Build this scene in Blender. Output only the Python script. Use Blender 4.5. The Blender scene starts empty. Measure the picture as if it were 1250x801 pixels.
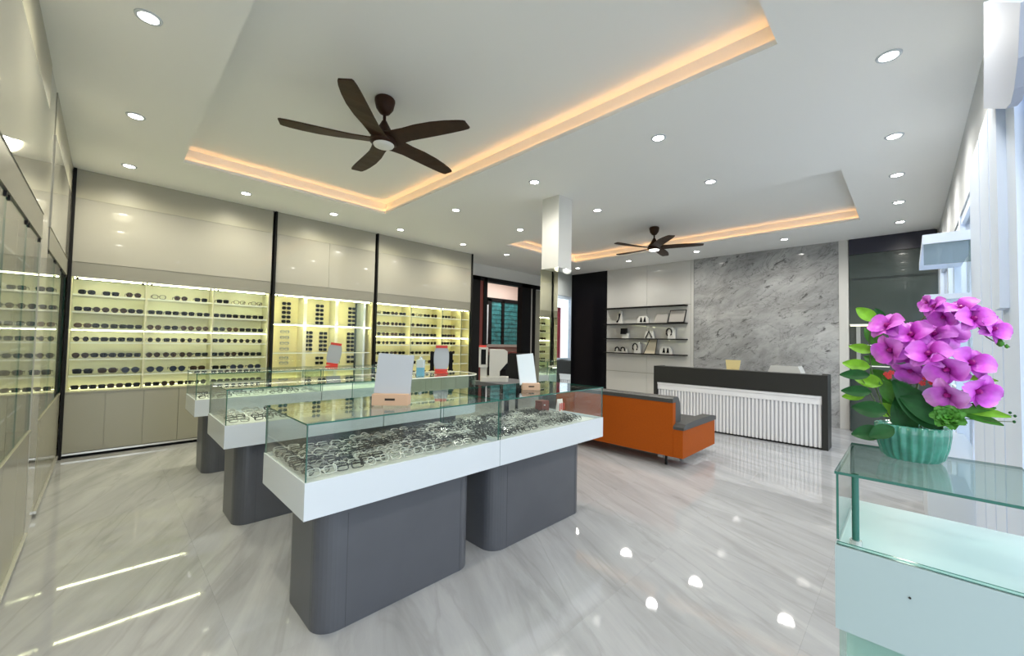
import bpy, math, random
from mathutils import Vector, Matrix, Euler
random.seed(7)
PI = math.pi
S = bpy.context.scene
COL = S.collection

# ------------------------------------------------------------------ camera
EYE = Vector((0, 0, 1.38))
YAW, PIT, ROL, FPX = math.radians(45.26), math.radians(1.93), math.radians(1.066), 488.9
_f = Vector((math.sin(YAW)*math.cos(PIT), math.cos(YAW)*math.cos(PIT), math.sin(PIT)))
_r = Vector((math.cos(YAW), -math.sin(YAW), 0)); _u = _r.cross(_f)
_r, _u = _r*math.cos(ROL)+_u*math.sin(ROL), _u*math.cos(ROL)-_r*math.sin(ROL)
cd = bpy.data.cameras.new('camera'); cam = bpy.data.objects.new('camera', cd); COL.objects.link(cam)
cd.sensor_width = 36; cd.lens = FPX/1250*36; cd.clip_start = .02
M = Matrix((_r, _u, -_f)).transposed().to_4x4(); M.translation = EYE
cam.matrix_world = M
S.camera = cam
def onplane(ax, v, px, py):
    d = _f*FPX + _r*(px-625) - _u*(py-400.5); i = 'xyz'.index(ax)
    return EYE + d*((v-EYE[i])/d[i])

# ------------------------------------------------------------------ world, lights, exposure
S.view_settings.view_transform = 'Standard'; S.view_settings.look = 'None'
S.view_settings.gamma = 1; S.view_settings.use_curve_mapping = False
S.view_settings.exposure = 0.36
W = bpy.data.worlds.new('overcast'); S.world = W; W.use_nodes = True
bg = W.node_tree.nodes['Background']; bg.inputs[0].default_value = (.80, .90, 1.0, 1); bg.inputs[1].default_value = 2.1
S.cycles.use_denoising = True
S.cycles.max_bounces = 10; S.cycles.diffuse_bounces = 5; S.cycles.glossy_bounces = 5
S.cycles.transparent_max_bounces = 40; S.cycles.transmission_bounces = 4
S.cycles.caustics_reflective = False; S.cycles.caustics_refractive = False
S.cycles.sample_clamp_indirect = 6
DOWN_W, FANLAMP_W = 62, 24
SHELF_E, COVE_E, CASE_E = 26.0, 8.5, 8

# ------------------------------------------------------------------ materials
MATS = {}
def nodes(name):
    m = bpy.data.materials.new(name); m.use_nodes = True; MATS[name] = m
    return m, m.node_tree.nodes, m.node_tree.links, m.node_tree.nodes['Principled BSDF']
def mat(name, col, rough=.5, metal=0, coat=0, spec=.5, noise=0, nscale=20):
    m, n, l, p = nodes(name)
    p.inputs['Base Color'].default_value = (*col, 1); p.inputs['Roughness'].default_value = rough
    p.inputs['Metallic'].default_value = metal; p.inputs['Coat Weight'].default_value = coat
    p.inputs['Coat Roughness'].default_value = .03; p.inputs['Specular IOR Level'].default_value = spec
    if noise:
        t = n.new('ShaderNodeTexNoise'); t.inputs['Scale'].default_value = nscale; t.inputs['Detail'].default_value = 4
        g = n.new('ShaderNodeNewGeometry'); l.new(g.outputs['Position'], t.inputs['Vector'])
        r = n.new('ShaderNodeValToRGB'); l.new(t.outputs['Fac'], r.inputs[0])
        r.color_ramp.elements[0].color = (*[c*(1-noise) for c in col], 1); r.color_ramp.elements[0].position = .3
        r.color_ramp.elements[1].color = (*[min(1, c*(1+noise)) for c in col], 1); r.color_ramp.elements[1].position = .7
        l.new(r.outputs[0], p.inputs['Base Color'])
    return m
def emit(name, col, s):
    m, n, l, p = nodes(name)
    p.inputs['Base Color'].default_value = (.8, .8, .8, 1)
    p.inputs['Emission Color'].default_value = (*col, 1); p.inputs['Emission Strength'].default_value = s
    return m
def glass(name, tint, refl=1.0, f0=.045):
    m = bpy.data.materials.new(name); m.use_nodes = True; MATS[name] = m
    n, l = m.node_tree.nodes, m.node_tree.links
    n.clear()
    o = n.new('ShaderNodeOutputMaterial'); mx = n.new('ShaderNodeMixShader')
    t = n.new('ShaderNodeBsdfTransparent'); t.inputs[0].default_value = (*tint, 1)
    g = n.new('ShaderNodeBsdfGlossy'); g.inputs['Roughness'].default_value = .0
    lw = n.new('ShaderNodeLayerWeight')                       # Schlick's Fresnel term
    pw = n.new('ShaderNodeMath'); pw.operation = 'POWER'; pw.inputs[1].default_value = 5; l.new(lw.outputs['Facing'], pw.inputs[0])
    ma = n.new('ShaderNodeMath'); ma.operation = 'MULTIPLY_ADD'; ma.inputs[1].default_value = .95*refl; ma.inputs[2].default_value = f0*refl
    lw.inputs['Blend'].default_value = .5
    l.new(pw.outputs[0], ma.inputs[0]); l.new(ma.outputs[0], mx.inputs[0]); l.new(t.outputs[0], mx.inputs[1]); l.new(g.outputs[0], mx.inputs[2]); l.new(mx.outputs[0], o.inputs[0])
    return m

mat('lamp_cover', (.80, .80, .78), .4)
mat('ceiling_paint', (.87, .87, .845), .75)
mat('wall_paint', (.74, .73, .69), .6)
mat('gloss_white', (.37, .36, .33), .025, coat=.4)
mat('left_gloss', (.46, .45, .41), .04, coat=.5)
mat('panel_white', (.62, .61, .585), .03, coat=.3)
mat('cabinet_grey', (.32, .31, .25), .22)  # yellowish cast of the shelf light mixed into this grey
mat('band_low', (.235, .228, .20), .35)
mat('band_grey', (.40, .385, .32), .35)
mat('cream_panel', (.86, .82, .60), .45)
mat('yellow_panel', (.90, .80, .46), .45)
mat('black_metal', (.008, .008, .009), .5, spec=.2)
mat('black_gloss', (.006, .006, .008), .12, spec=.2)
mat('charcoal', (.090, .095, .110), .34, noise=.08, nscale=3)
mat('dark_desk', (.030, .030, .028), .4, spec=.2)
mat('box_white', (.64, .69, .74), .25)
mat('counter_shaded', (.39, .49, .50), .3)  # white greyed: shade of the side facing the dim interior put into colour
mat('slat_white', (.80, .80, .82), .35)
mat('slat_gap', (.50, .50, .53), .5)
mat('tray_white', (.74, .75, .74), .5)
mat('plate_blue', (.40, .44, .54), .6, spec=.2)
mat('alu', (.72, .72, .70), .25, metal=.7)
mat('white_frame', (.70, .79, .95), .55, spec=.2)
mat('header_white', (.60, .62, .64), .7, spec=.1)
mat('brown_wood', (.032, .012, .005), .45, spec=.2, noise=.25, nscale=9)
mat('orange_leather', (.36, .075, .006), .55, spec=.12, noise=.06, nscale=60)
mat('grey_leather', (.052, .052, .050), .42, noise=.1, nscale=70)
mat('mirror', (.80, .83, .82), .015, metal=1)
mat('mirror_sky_tint', (.74, .82, .88), .18, coat=.4)  # bright sky reflection put into the plate's pale colour
mat('mirror_back', (.42, .45, .50), .22, coat=.3)
mat('red_plastic', (.62, .04, .025), .35)
mat('banner_red', (.55, .02, .05), .5)
mat('kraft', (.62, .40, .27), .7)
mat('device_white', (.58, .565, .52), .4)
mat('device_dark', (.010, .010, .011), .5, spec=.2)
mat('table_grey', (.085, .088, .10), .5, spec=.3)
mat('maroon', (.16, .035, .03), .5)
mat('pink_wall', (.75, .63, .58), .7)
mat('teal_slat', (.035, .20, .22), .45, noise=.6, nscale=7)
mat('navy', (.022, .022, .04), .3)
mat('dark_green', (.045, .06, .055), .12, coat=.5)
mat('shelf_black', (.008, .007, .007), .5, spec=.1)
mat('post_grey', (.35, .36, .34), .4)
mat('prop_white', (.75, .74, .70), .5)
mat('plate_grey', (.42, .40, .37), .4)
mat('plate_cream', (.62, .55, .42), .5)
mat('gold', (.62, .50, .22), .4)
mat('sun_black', (.005, .005, .006), .5, spec=.12)
mat('sun_brown', (.06, .03, .013), .4, spec=.2)
mat('lens_dark', (.006, .007, .008), .5, spec=.1)
mat('lens_brown', (.04, .02, .010), .4, spec=.15)
mat('lens_blue', (.03, .04, .08), .3, spec=.2)
mat('frame_silver', (.42, .42, .40), .3, metal=.8)
mat('frame_black', (.015, .015, .015), .3)
mat('frame_clear', (.62, .62, .58), .2)
mat('frame_green', (.03, .32, .12), .3)
mat('pot_glaze', (.055, .25, .185), .12, coat=.6, noise=.25, nscale=25)
mat('soil', (.03, .022, .015), .9)
def petal_mat(name, throat, body, rimc):
    m, n, l, p = nodes(name); p.inputs['Roughness'].default_value = .5
    tc = n.new('ShaderNodeTexCoord'); sx = n.new('ShaderNodeSeparateXYZ'); l.new(tc.outputs['Object'], sx.inputs[0])
    mr = n.new('ShaderNodeMapRange'); mr.inputs[1].default_value = 0; mr.inputs[2].default_value = .052; l.new(sx.outputs['Z'], mr.inputs[0])
    nz = n.new('ShaderNodeTexNoise'); nz.inputs['Scale'].default_value = 55; l.new(tc.outputs['Object'], nz.inputs['Vector'])
    ad = n.new('ShaderNodeMath'); ad.operation = 'MULTIPLY_ADD'; ad.inputs[1].default_value = .5; l.new(nz.outputs['Fac'], ad.inputs[0])
    sb = n.new('ShaderNodeMath'); sb.operation = 'SUBTRACT'; sb.inputs[1].default_value = .25; l.new(mr.outputs[0], ad.inputs[2]); l.new(ad.outputs[0], sb.inputs[0])
    r = n.new('ShaderNodeValToRGB'); e = r.color_ramp.elements; e[0].color = (*throat, 1); e[0].position = .05; e[1].color = (*rimc, 1); e[1].position = 1
    e.new(.45).color = (*body, 1); l.new(sb.outputs[0], r.inputs[0]); l.new(r.outputs[0], p.inputs['Base Color'])
petal_mat('petal', (.30, .003, .28), (.54, .055, .56), (.70, .21, .74))
petal_mat('petal_pale', (.40, .02, .38), (.62, .13, .63), (.76, .34, .78))
mat('lip_dark', (.33, .008, .20), .4)
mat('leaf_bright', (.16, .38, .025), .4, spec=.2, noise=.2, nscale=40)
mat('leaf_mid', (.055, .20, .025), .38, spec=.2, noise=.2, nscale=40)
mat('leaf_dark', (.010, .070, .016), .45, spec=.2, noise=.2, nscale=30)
mat('stem_green', (.07, .12, .03), .5)
mat('red_flower', (.60, .02, .02), .5)
mat('paper', (.78, .75, .72), .6)
mat('blue_liquid', (.20, .50, .68), .2)
mat('bottle_clear', (.62, .70, .74), .15)
mat('pavement', (.42, .42, .42), .8, noise=.1, nscale=3)
mat('grout', (.42, .41, .40), .4)
emit('led_shelf', (.97, 1.0, .60), SHELF_E)
emit('led_low_fill', (.97, .97, .52), SHELF_E*.13)
emit('led_cove', (1.0, .48, .16), COVE_E)
emit('led_case', (1.0, .97, .75), CASE_E)
emit('lamp_face', (1.0, .97, .90), 22)
emit('fan_lamp', (1.0, .97, .93), 3.0)
emit('fill_panel', (1.0, .95, .88), 9.0)
emit('soft_glow', (1.0, .95, .6), 1.6)
glass('glass', (.975, .99, .982))
glass('glass_case', (.955, .985, .972))
glass('glass_shelf', (.96, .98, .95))
glass('glass_door', (.985, .99, .98), 1.0, .012)
glass('glass_tint', (.80, .92, .885))
mat('glass_edge', (.03, .14, .11), .1)
mat('glass_edge_light', (.93, .95, .86), .4)
glass('glass_grey', (.72, .76, .73), .6)
glass('lens_clear', (.93, .94, .93), 1.0, .018)
glass('bag_clear', (.90, .90, .90))

def marble(name, base, dark, light, scale, ang, rough, per_tile, plane):
    m, n, l, p = nodes(name)
    p.inputs['Roughness'].default_value = rough
    g = n.new('ShaderNodeNewGeometry'); mp = n.new('ShaderNodeMapping')
    src = g.outputs['Position']
    if per_tile:
        oi = n.new('ShaderNodeObjectInfo'); sc = n.new('ShaderNodeVectorMath'); sc.operation = 'ADD'
        cm = n.new('ShaderNodeCombineXYZ'); l.new(oi.outputs['Random'], cm.inputs[2])
        ad = n.new('ShaderNodeMath'); ad.operation = 'MULTIPLY'; ad.inputs[1].default_value = .06; l.new(oi.outputs['Random'], ad.inputs[0]); l.new(ad.outputs[0], cm.inputs[2])
        l.new(src, sc.inputs[0]); l.new(cm.outputs[0], sc.inputs[1]); src = sc.outputs[0]
    mp.vector_type = 'TEXTURE'
    mp.inputs['Rotation'].default_value = (0, 0, ang) if plane == 'xy' else (ang, 0, 0)
    mp.inputs['Scale'].default_value = (1, 7, 1) if plane == 'xy' else (1, 2.6, 1)
    l.new(src, mp.inputs['Vector'])
    a = n.new('ShaderNodeTexNoise'); a.inputs['Scale'].default_value = scale; a.inputs['Detail'].default_value = 9; a.inputs['Roughness'].default_value = .62; a.inputs['Distortion'].default_value = .55
    l.new(mp.outputs[0], a.inputs['Vector'])
    r = n.new('ShaderNodeValToRGB'); e = r.color_ramp.elements
    e[0].position = .28; e[0].color = (*dark, 1); e[1].position = .72; e[1].color = (*light, 1)
    k = e.new(.5); k.color = (*base, 1)
    l.new(a.outputs['Fac'], r.inputs[0])
    # thin veins
    b = n.new('ShaderNodeTexNoise'); b.inputs['Scale'].default_value = scale*.55; b.inputs['Detail'].default_value = 7; b.inputs['Distortion'].default_value = 1.1
    l.new(mp.outputs[0], b.inputs['Vector'])
    s1 = n.new('ShaderNodeMath'); s1.operation = 'SUBTRACT'; s1.inputs[1].default_value = .5; l.new(b.outputs['Fac'], s1.inputs[0])
    s2 = n.new('ShaderNodeMath'); s2.operation = 'ABSOLUTE'; l.new(s1.outputs[0], s2.inputs[0])
    r2 = n.new('ShaderNodeValToRGB'); r2.color_ramp.elements[0].color = (.55, .55, .55, 1) if plane != 'xy' else (.88, .875, .87, 1); r2.color_ramp.elements[1].position = .028; r2.color_ramp.elements[1].color = (1, 1, 1, 1)
    l.new(s2.outputs[0], r2.inputs[0])
    mu = n.new('ShaderNodeMixRGB'); mu.blend_type = 'MULTIPLY'; mu.inputs[0].default_value = 1
    l.new(r.outputs[0], mu.inputs[1]); l.new(r2.outputs[0], mu.inputs[2]); l.new(mu.outputs[0], p.inputs['Base Color'])
    return m
marble('floor_marble', (.350, .358, .375), (.285, .290, .302), (.42, .428, .445), 5.0, -math.radians(25), .032, True, 'xy')
def slab(name):
    m, n, l, p = nodes(name); p.inputs['Roughness'].default_value = .06
    g = n.new('ShaderNodeNewGeometry'); mp = n.new('ShaderNodeMapping'); mp.vector_type = 'TEXTURE'
    mp.inputs['Rotation'].default_value = (math.radians(-28), 0, 0); mp.inputs['Scale'].default_value = (1, 2.2, 1); l.new(g.outputs['Position'], mp.inputs['Vector'])
    def noise(sc, det, ro, di):
        t = n.new('ShaderNodeTexNoise'); t.inputs['Scale'].default_value = sc; t.inputs['Detail'].default_value = det; t.inputs['Roughness'].default_value = ro; t.inputs['Distortion'].default_value = di
        l.new(mp.outputs[0], t.inputs['Vector']); return t.outputs['Fac']
    def ramp(src, stops):
        r = n.new('ShaderNodeValToRGB'); e = r.color_ramp.elements
        e[0].position, e[0].color = stops[0][0], (stops[0][1],)*3+(1,); e[1].position, e[1].color = stops[-1][0], (stops[-1][1],)*3+(1,)
        for q, c in stops[1:-1]: e.new(q).color = (c, c, c, 1)
        l.new(src, r.inputs[0]); return r.outputs[0]
    def mul(a, b):
        x = n.new('ShaderNodeMixRGB'); x.blend_type = 'MULTIPLY'; x.inputs[0].default_value = 1; l.new(a, x.inputs[1]); l.new(b, x.inputs[2]); return x.outputs[0]
    base = ramp(noise(2.2, 15, .72, .5), [(.32, .20), (.5, .35), (.68, .50)])
    fleck = ramp(noise(9, 12, .75, .8), [(.36, .28), (.44, 1.0)])
    v = n.new('ShaderNodeMath'); v.operation = 'SUBTRACT'; v.inputs[1].default_value = .5; l.new(noise(2.6, 10, .62, .9), v.inputs[0])
    a = n.new('ShaderNodeMath'); a.operation = 'ABSOLUTE'; l.new(v.outputs[0], a.inputs[0])
    vein = ramp(a.outputs[0], [(0, .62), (.012, 1.0)])
    l.new(mul(mul(base, fleck), vein), p.inputs['Base Color'])
slab('wall_marble')

# ------------------------------------------------------------------ mesh helpers
class MB:
    def __init__(s): s.v = []; s.f = []; s.m = []; s.mats = []; s.sm = []
    def mi(s, name):
        if name not in s.mats: s.mats.append(name)
        return s.mats.index(name)
    def add(s, vs, fs, mname, smooth=False):
        o = len(s.v); s.v += [tuple(v) for v in vs]; k = s.mi(mname)
        for f in fs: s.f.append([i+o for i in f]); s.m.append(k); s.sm.append(smooth)
        return s
    def box(s, a, b, mname, edge=None, thin=None):
        x0, y0, z0 = a; x1, y1, z1 = b
        if x0 > x1: x0, x1 = x1, x0
        if y0 > y1: y0, y1 = y1, y0
        if z0 > z1: z0, z1 = z1, z0
        vs = [(x0,y0,z0),(x1,y0,z0),(x1,y1,z0),(x0,y1,z0),(x0,y0,z1),(x1,y0,z1),(x1,y1,z1),(x0,y1,z1)]
        fs = [(0,3,2,1),(4,5,6,7),(0,1,5,4),(2,3,7,6),(1,2,6,5),(3,0,4,7)]
        if edge:
            ax = {'x': (4, 5), 'y': (2, 3), 'z': (0, 1)}[thin]
            s.add(vs, [fs[i] for i in ax], mname); s.add(vs, [f for i, f in enumerate(fs) if i not in ax], edge)
        else: s.add(vs, fs, mname)
        return s
    def prism(s, poly, z0, z1, mname, axis='z', smooth=False, capm=None):
        # poly: CCW list of (a,b); extruded along axis
        def P(a, b, c): return {'z': (a, b, c), 'y': (a, c, b), 'x': (c, a, b)}[axis]
        n = len(poly); vs = [P(a, b, z0) for a, b in poly]+[P(a, b, z1) for a, b in poly]
        flip = axis == 'y'
        side = [(i, (i+1) % n, n+(i+1) % n, n+i) for i in range(n)]
        caps = [tuple(range(n))[::-1], tuple(range(n, 2*n))]
        if flip: side = [f[::-1] for f in side]; caps = [f[::-1] for f in caps]
        s.add(vs, side, mname, smooth); s.add(vs, caps, capm or mname)
        return s
    def lathe(s, prof, n, mname, c=(0, 0, 0), smooth=True, flute=0, nf=0, sx=1, sy=1):
        vs = []; m = len(prof)
        for r, z in prof:
            for i in range(n):
                a = 2*PI*i/n; q = r*(1+flute*math.cos(nf*a)) if flute else r
                vs.append((c[0]+q*math.cos(a)*sx, c[1]+q*math.sin(a)*sy, c[2]+z))
        fs = [(j*n+i, j*n+(i+1) % n, (j+1)*n+(i+1) % n, (j+1)*n+i) for j in range(m-1) for i in range(n)]
        s.add(vs, fs, mname, smooth)
        s.add([vs[i] for i in range(n)], [tuple(range(n))[::-1]], mname); s.add([vs[(m-1)*n+i] for i in range(n)], [tuple(range(n))], mname)
        return s
    def tube(s, pts, rad, mname, n=6, smooth=True):
        pts = [Vector(p) for p in pts]; rs = rad if isinstance(rad, (list, tuple)) else [rad]*len(pts)
        vs = []
        for i, p in enumerate(pts):
            t = (pts[min(i+1, len(pts)-1)]-pts[max(i-1, 0)]).normalized()
            a = t.cross(Vector((0, 0, 1)))
            if a.length < .1: a = t.cross(Vector((1, 0, 0)))
            a.normalize(); b = t.cross(a)
            for k in range(n):
                w = 2*PI*k/n; vs.append(p+a*math.cos(w)*rs[i]+b*math.sin(w)*rs[i])
        m = len(pts)
        fs = [(j*n+k, (j+1)*n+k, (j+1)*n+(k+1) % n, j*n+(k+1) % n) for j in range(m-1) for k in range(n)]
        s.add(vs, fs, mname, smooth); s.add(vs, [tuple(range(n)), tuple(range((m-1)*n, m*n))[::-1]], mname)
        return s
    def mesh(s, name):
        me = bpy.data.meshes.new(name); me.from_pydata(s.v, [], s.f)
        for k in s.mats: me.materials.append(MATS[k])
        me.polygons.foreach_set('material_index', s.m); me.polygons.foreach_set('use_smooth', s.sm)
        me.update(); return me
    def build(s, name, parent=None, loc=(0, 0, 0), rot=(0, 0, 0)):
        return link(name, s.mesh(name), parent, loc, rot)
def link(name, me, parent=None, loc=(0, 0, 0), rot=(0, 0, 0)):
    o = bpy.data.objects.new(name, me); COL.objects.link(o); o.parent = parent
    o.location = loc; o.rotation_euler = rot
    return o
def tag(o, label, cat=None, group=None, kind=None):
    o['label'] = label
    if cat: o['category'] = cat
    if group: o['group'] = group
    if kind: o['kind'] = kind
    return o
def thing(name, label, cat, loc=(0, 0, 0), rotz=0, group=None):
    return tag(link(name, None, None, loc, (0, 0, rotz)), label, cat, group)
def struct(name, mb, label, parent=None):
    o = mb.build(name, parent)
    if not parent: o['kind'] = 'structure'; o['label'] = label
    return o
def rrect(x0, y0, x1, y1, r, n=6, corners=(1, 1, 1, 1)):
    out = []
    for k, (cx, cy, a0) in enumerate(((x1-r, y1-r, 0), (x0+r, y1-r, PI/2), (x0+r, y0+r, PI), (x1-r, y0+r, 1.5*PI))):
        if corners[k]: out += [(cx+r*math.cos(a0+PI/2*i/n), cy+r*math.sin(a0+PI/2*i/n)) for i in range(n+1)]
        else: out.append(((x1, y1), (x0, y1), (x0, y0), (x1, y0))[k])
    return out
B = lambda a, b, m, **k: MB().box(a, b, m, **k)

# ------------------------------------------------------------------ the setting
HC, XF, YB, YS, XL, YF = 3.225, 8.9, 7.3, 6.59, -.335, -.33      # ceiling, far wall, back wall, cabinet fronts
floor = struct('floor', B((-.95, YF, -.06), (XF+1.6, 10, -.011), 'grout'), 'polished pale grey marble tile floor')
tile = B((-.39985, -.39985, -.010), (.39985, .39985, 0), 'floor_marble').mesh('floor_tile')
for i in range(13):
    for j in range(10):
        x, y = -.95+.4+.8*i-.2, YF+.4+.8*j-.1
        if x > XF+.4 or y > YB+.4: continue
        link('floor_tile', tile, floor, (x, y, 0))
struct('wall_left', B((-1.05, YF, 0), (-.95, YB, 3.5), 'wall_paint'), 'pale wall behind the left run of cabinets')
wb = MB(); wb.box((-1.05, YB, 0), (6.08, YB+.1, 3.5), 'wall_paint'); wb.box((6.08, YB, 2.93), (XF+.1, YB+.1, 3.5), 'wall_paint'); wb.box((8.3, YB, 0), (XF+.1, YB+.1, 2.93), 'wall_paint')
struct('wall_back', wb, 'pale back wall with a wide doorway opening')
struct('wall_right', B((XF+.02, YF-.1, 0), (XF+.12, YB, 3.5), 'wall_paint'), 'far wall behind the marble and shelf panels')

# ceiling with two coved trays
T1, T2 = (.5, .55, 2.81, 5.47), (5.30, .48, 7.56, 5.46)
cm = MB(); LIP, TRAY = .006, .165
xs = [-1.05, T1[0], T1[2], T2[0], T2[2], XF+.12]; 
cm.box((-1.05, YF-.1, HC), (T1[0], YB+.1, HC+LIP), 'ceiling_paint'); cm.box((T1[2], YF-.1, HC), (T2[0], YB+.1, HC+LIP), 'ceiling_paint'); cm.box((T2[2], YF-.1, HC), (XF+.12, YB+.1, HC+LIP), 'ceiling_paint')
for T in (T1, T2):
    cm.box((T[0], YF-.1, HC), (T[2], T[1], HC+LIP), 'ceiling_paint'); cm.box((T[0], T[3], HC), (T[2], YB+.1, HC+LIP), 'ceiling_paint')
ceil = struct('ceiling', cm, 'white ceiling with two recessed trays edged by warm cove light')
for T in (T1, T2):
    x0, y0, x1, y1 = T[0]-.04, T[1]-.04, T[2]+.04, T[3]+.04; z0, z1 = HC+LIP, HC+TRAY
    B((x0, y0, z1), (x1, y1, z1+.05), 'ceiling_paint').build('tray_top', ceil)
    sm = MB(); t = .03
    sm.box((x0-t, y0-t, z0), (x0, y1+t, z1+.05), 'ceiling_paint'); sm.box((x1, y0-t, z0), (x1+t, y1+t, z1+.05), 'ceiling_paint')
    sm.box((x0, y0-t, z0), (x1, y0, z1+.05), 'ceiling_paint'); sm.box((x0, y1, z0), (x1, y1+t, z1+.05), 'ceiling_paint')
    sm.build('tray_side', ceil)
    um = MB(); q = .006
    um.box((T[0]-q, T[1]-q, z0), (T[0], T[3]+q, HC+.038), 'ceiling_paint'); um.box((T[2], T[1]-q, z0), (T[2]+q, T[3]+q, HC+.038), 'ceiling_paint')
    um.box((T[0], T[1]-q, z0), (T[2], T[1], HC+.038), 'ceiling_paint'); um.box((T[0], T[3], z0), (T[2], T[3]+q, HC+.038), 'ceiling_paint')
    um.build('cove_upstand', ceil)
    w = .012
    for a, b in (((x1-.008-w, y0+.02), (x1-.008, y1-.02)), ((x0+.04, y1-.008-w), (x1-.04, y1-.008))):
        B((*a, z0+.001), (*b, z0+.006), 'led_cove').build('cove_light_strip', ceil)

# front of the shop: header, glazing with white mullions, white panelled pier
struct('wall_front', B((-1.05, YF-.12, 2.62), (XF+.1, YF-.02, HC), 'header_white'), 'white header above the glazed shopfront')
fx = [3.98, 5.6, 7.2, 8.86]
for i in range(3):
    fm = MB(); a, b = fx[i], fx[i+1]
    for x in (a, b-.06): fm.box((x, YF-.10, 0), (x+.06, YF-.02, 2.62), 'white_frame')
    for z in (0, .9, 2.54): fm.box((a, YF-.09, z), (b, YF-.03, z+.07), 'white_frame')
    wo = struct('window_%d' % (i+1), fm, 'white framed shopfront window')
    for z0, z1 in ((.07, .9), (.97, 2.54)):
        B((a+.06, YF-.065, z0), (b-.06, YF-.055, z1), 'glass', edge='glass_edge', thin='y').build('pane', wo)
B((-6, -9, -.08), (16, YF-.01, -.02), 'pavement').build('pavement')['kind'] = 'structure'
bpy.data.objects['pavement']['label'] = 'grey pavement outside the shopfront'
t = thing('shopfront_pier', 'white grooved panel pier of the shopfront behind the orchid', 'pier', (2.3, YF, 0))
MB().box((0, -.02, 0), (1.62, .02, 2.58), 'white_frame').build('core', t)
for a, b, h in ((1.06, 1.52, 2.55), (.70, 1.03, 2.56), (.40, .67, 2.56), (.02, .37, 2.56)):
    B((a, .02, 0.01), (b, .045, h), 'white_frame').build('panel', t)
B((.20, .045, 1.55), (.36, .07, 2.45), 'white_frame').build('batten', t)
pp = [onplane('y', -.24, *q) for q in ((1203, 132), (1231, 132), (1237, 125), (1241, 108), (1246, 70), (1249, 2), (1203, 2))]
pm = MB(); pm.prism([(q.x-2.3, min(q.z, HC-.01)) for q in pp], .072, .095, 'plate_blue', 'y')
pl = tag(pm.build('shutter_guide_plate', None, (2.3, YF, 0)), 'bluish white plate with rounded corner below the ceiling at shopfront', 'plate')

t = thing('red_banner', 'tall red advertising banner standing outside the shopfront window', 'banner', (8.63, -.62, -.02))
B((-.08, -.006, .12), (.08, .006, 2.35), 'banner_red').build('sheet', t); B((-.12, -.10, 0), (.12, .10, .04), 'black_metal').build('foot', t); MB().tube([(0, .012, .04), (0, .012, 2.36)], .008, 'black_metal', 6).build('pole', t)
# column: painted above, mirror clad below
cx0, cy0, cx1, cy1 = 3.90, 3.08, 4.17, 3.35
col = struct('column', MB().box((cx0, cy0, 0), (cx1, cy1, HC), 'wall_paint'), 'square column painted white above, mirror clad below')
for nm, a, b in (('m', (cx0-.008, cy0-.008, .02), (cx0-.001, cy1+.008, 2.31)), ('m', (cx0-.001, cy0-.008, .02), (cx1+.001, cy0-.001, 2.31)), ('m', (cx1+.001, cy0-.008, .02), (cx1+.008, cy1+.008, 2.31)), ('m', (cx0-.001, cy1+.001, .02), (cx1+.001, cy1+.008, 2.31))):
    B(a, b, 'mirror').build('mirror_panel', col)

# doorway to the testing room
dr = link('door_1', None); dr['kind'] = 'structure'; dr['label'] = 'black framed opening to the eye testing room'
for a, b, z0, z1, m in ((6.0, 6.22, 0, 2.93, 'black_metal'), (6.34, 6.45, 0, 2.93, 'black_metal'), (7.68, 8.03, 0, 2.93, 'black_metal'), (8.16, 8.22, 0, 2.93, 'black_metal')):
    B((a, YB-.05, z0), (b, YB+.12, z1), m).build('door_post', dr)
B((6.22, YB-.02, 0), (6.34, YB+.1, 2.85), 'maroon').build('door_leaf', dr)
B((8.03, YB+.02, 0), (8.16, YB+.08, 2.85), 'plate_grey').build('side_light', dr)
B((8.22, YB-.03, 0), (8.60, YB-.01, 2.80), 'cabinet_grey').build('side_panel', dr)
B((6.0, YB-.05, 2.83), (8.60, YB+.12, 2.93), 'black_metal').build('door_head', dr)
rm = MB(); rm.box((5.6, 9.3, 0), (10.5, 9.4, 1.25), 'pink_wall'); rm.box((5.6, 9.3, 2.7), (10.5, 9.4, 3.3), 'pink_wall'); rm.box((5.6, 9.3, 1.25), (8.25, 9.4, 2.7), 'pink_wall'); rm.box((9.95, 9.3, 1.25), (10.5, 9.4, 2.7), 'pink_wall')
rm.box((10.5, YB, 0), (10.6, 9.4, 3.3), 'pink_wall'); rm.box((5.5, YB+.1, 0), (5.6, 9.4, 3.3), 'pink_wall'); rm.box((5.5, YB, 3.3), (10.6, 9.4, 3.4), 'pink_wall')
rm.box((9.02, YB, 0), (10.6, YB+.1, 3.3), 'pink_wall')
struct('wall_testing_room', rm, 'pale pinkish walls of the room beyond the doorway')
wn = MB()
for x in (8.25, 8.86, 9.90): wn.box((x, 9.24, 1.25), (x+.11 if x > 8.3 else x+.17, 9.31, 2.70), 'black_metal')
wn.box((8.25, 9.24, 2.63), (10.0, 9.31, 2.74), 'black_metal'); wn.box((8.1, 9.16, 1.20), (10.05, 9.31, 1.28), 'plate_grey')
wo = struct('window_4', wn, 'black framed louvred window in the testing room')
for a, b in ((8.42, 8.86), (8.97, 9.90)):
    sl = B((a, 0, 0), (b, .02, .150), 'teal_slat').mesh('louvre')
    for k in range(10): link('louvre', sl, wo, (0, 9.27, 1.28+k*.135), (math.radians(-9), 0, 0))
B((8.0, 9.18, 1.3), (8.22, 9.24, 2.5), 'box_white').build('curtain', wo)
t = thing('work_counter', 'dark maroon work counter below the louvred window', 'counter', (7.0, 8.7, 0))
B((0, 0, .98), (3.2, .5, 1.05), 'maroon').build('top', t); B((.05, .05, 0), (3.15, .45, .98), 'device_dark').build('body', t)

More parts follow.
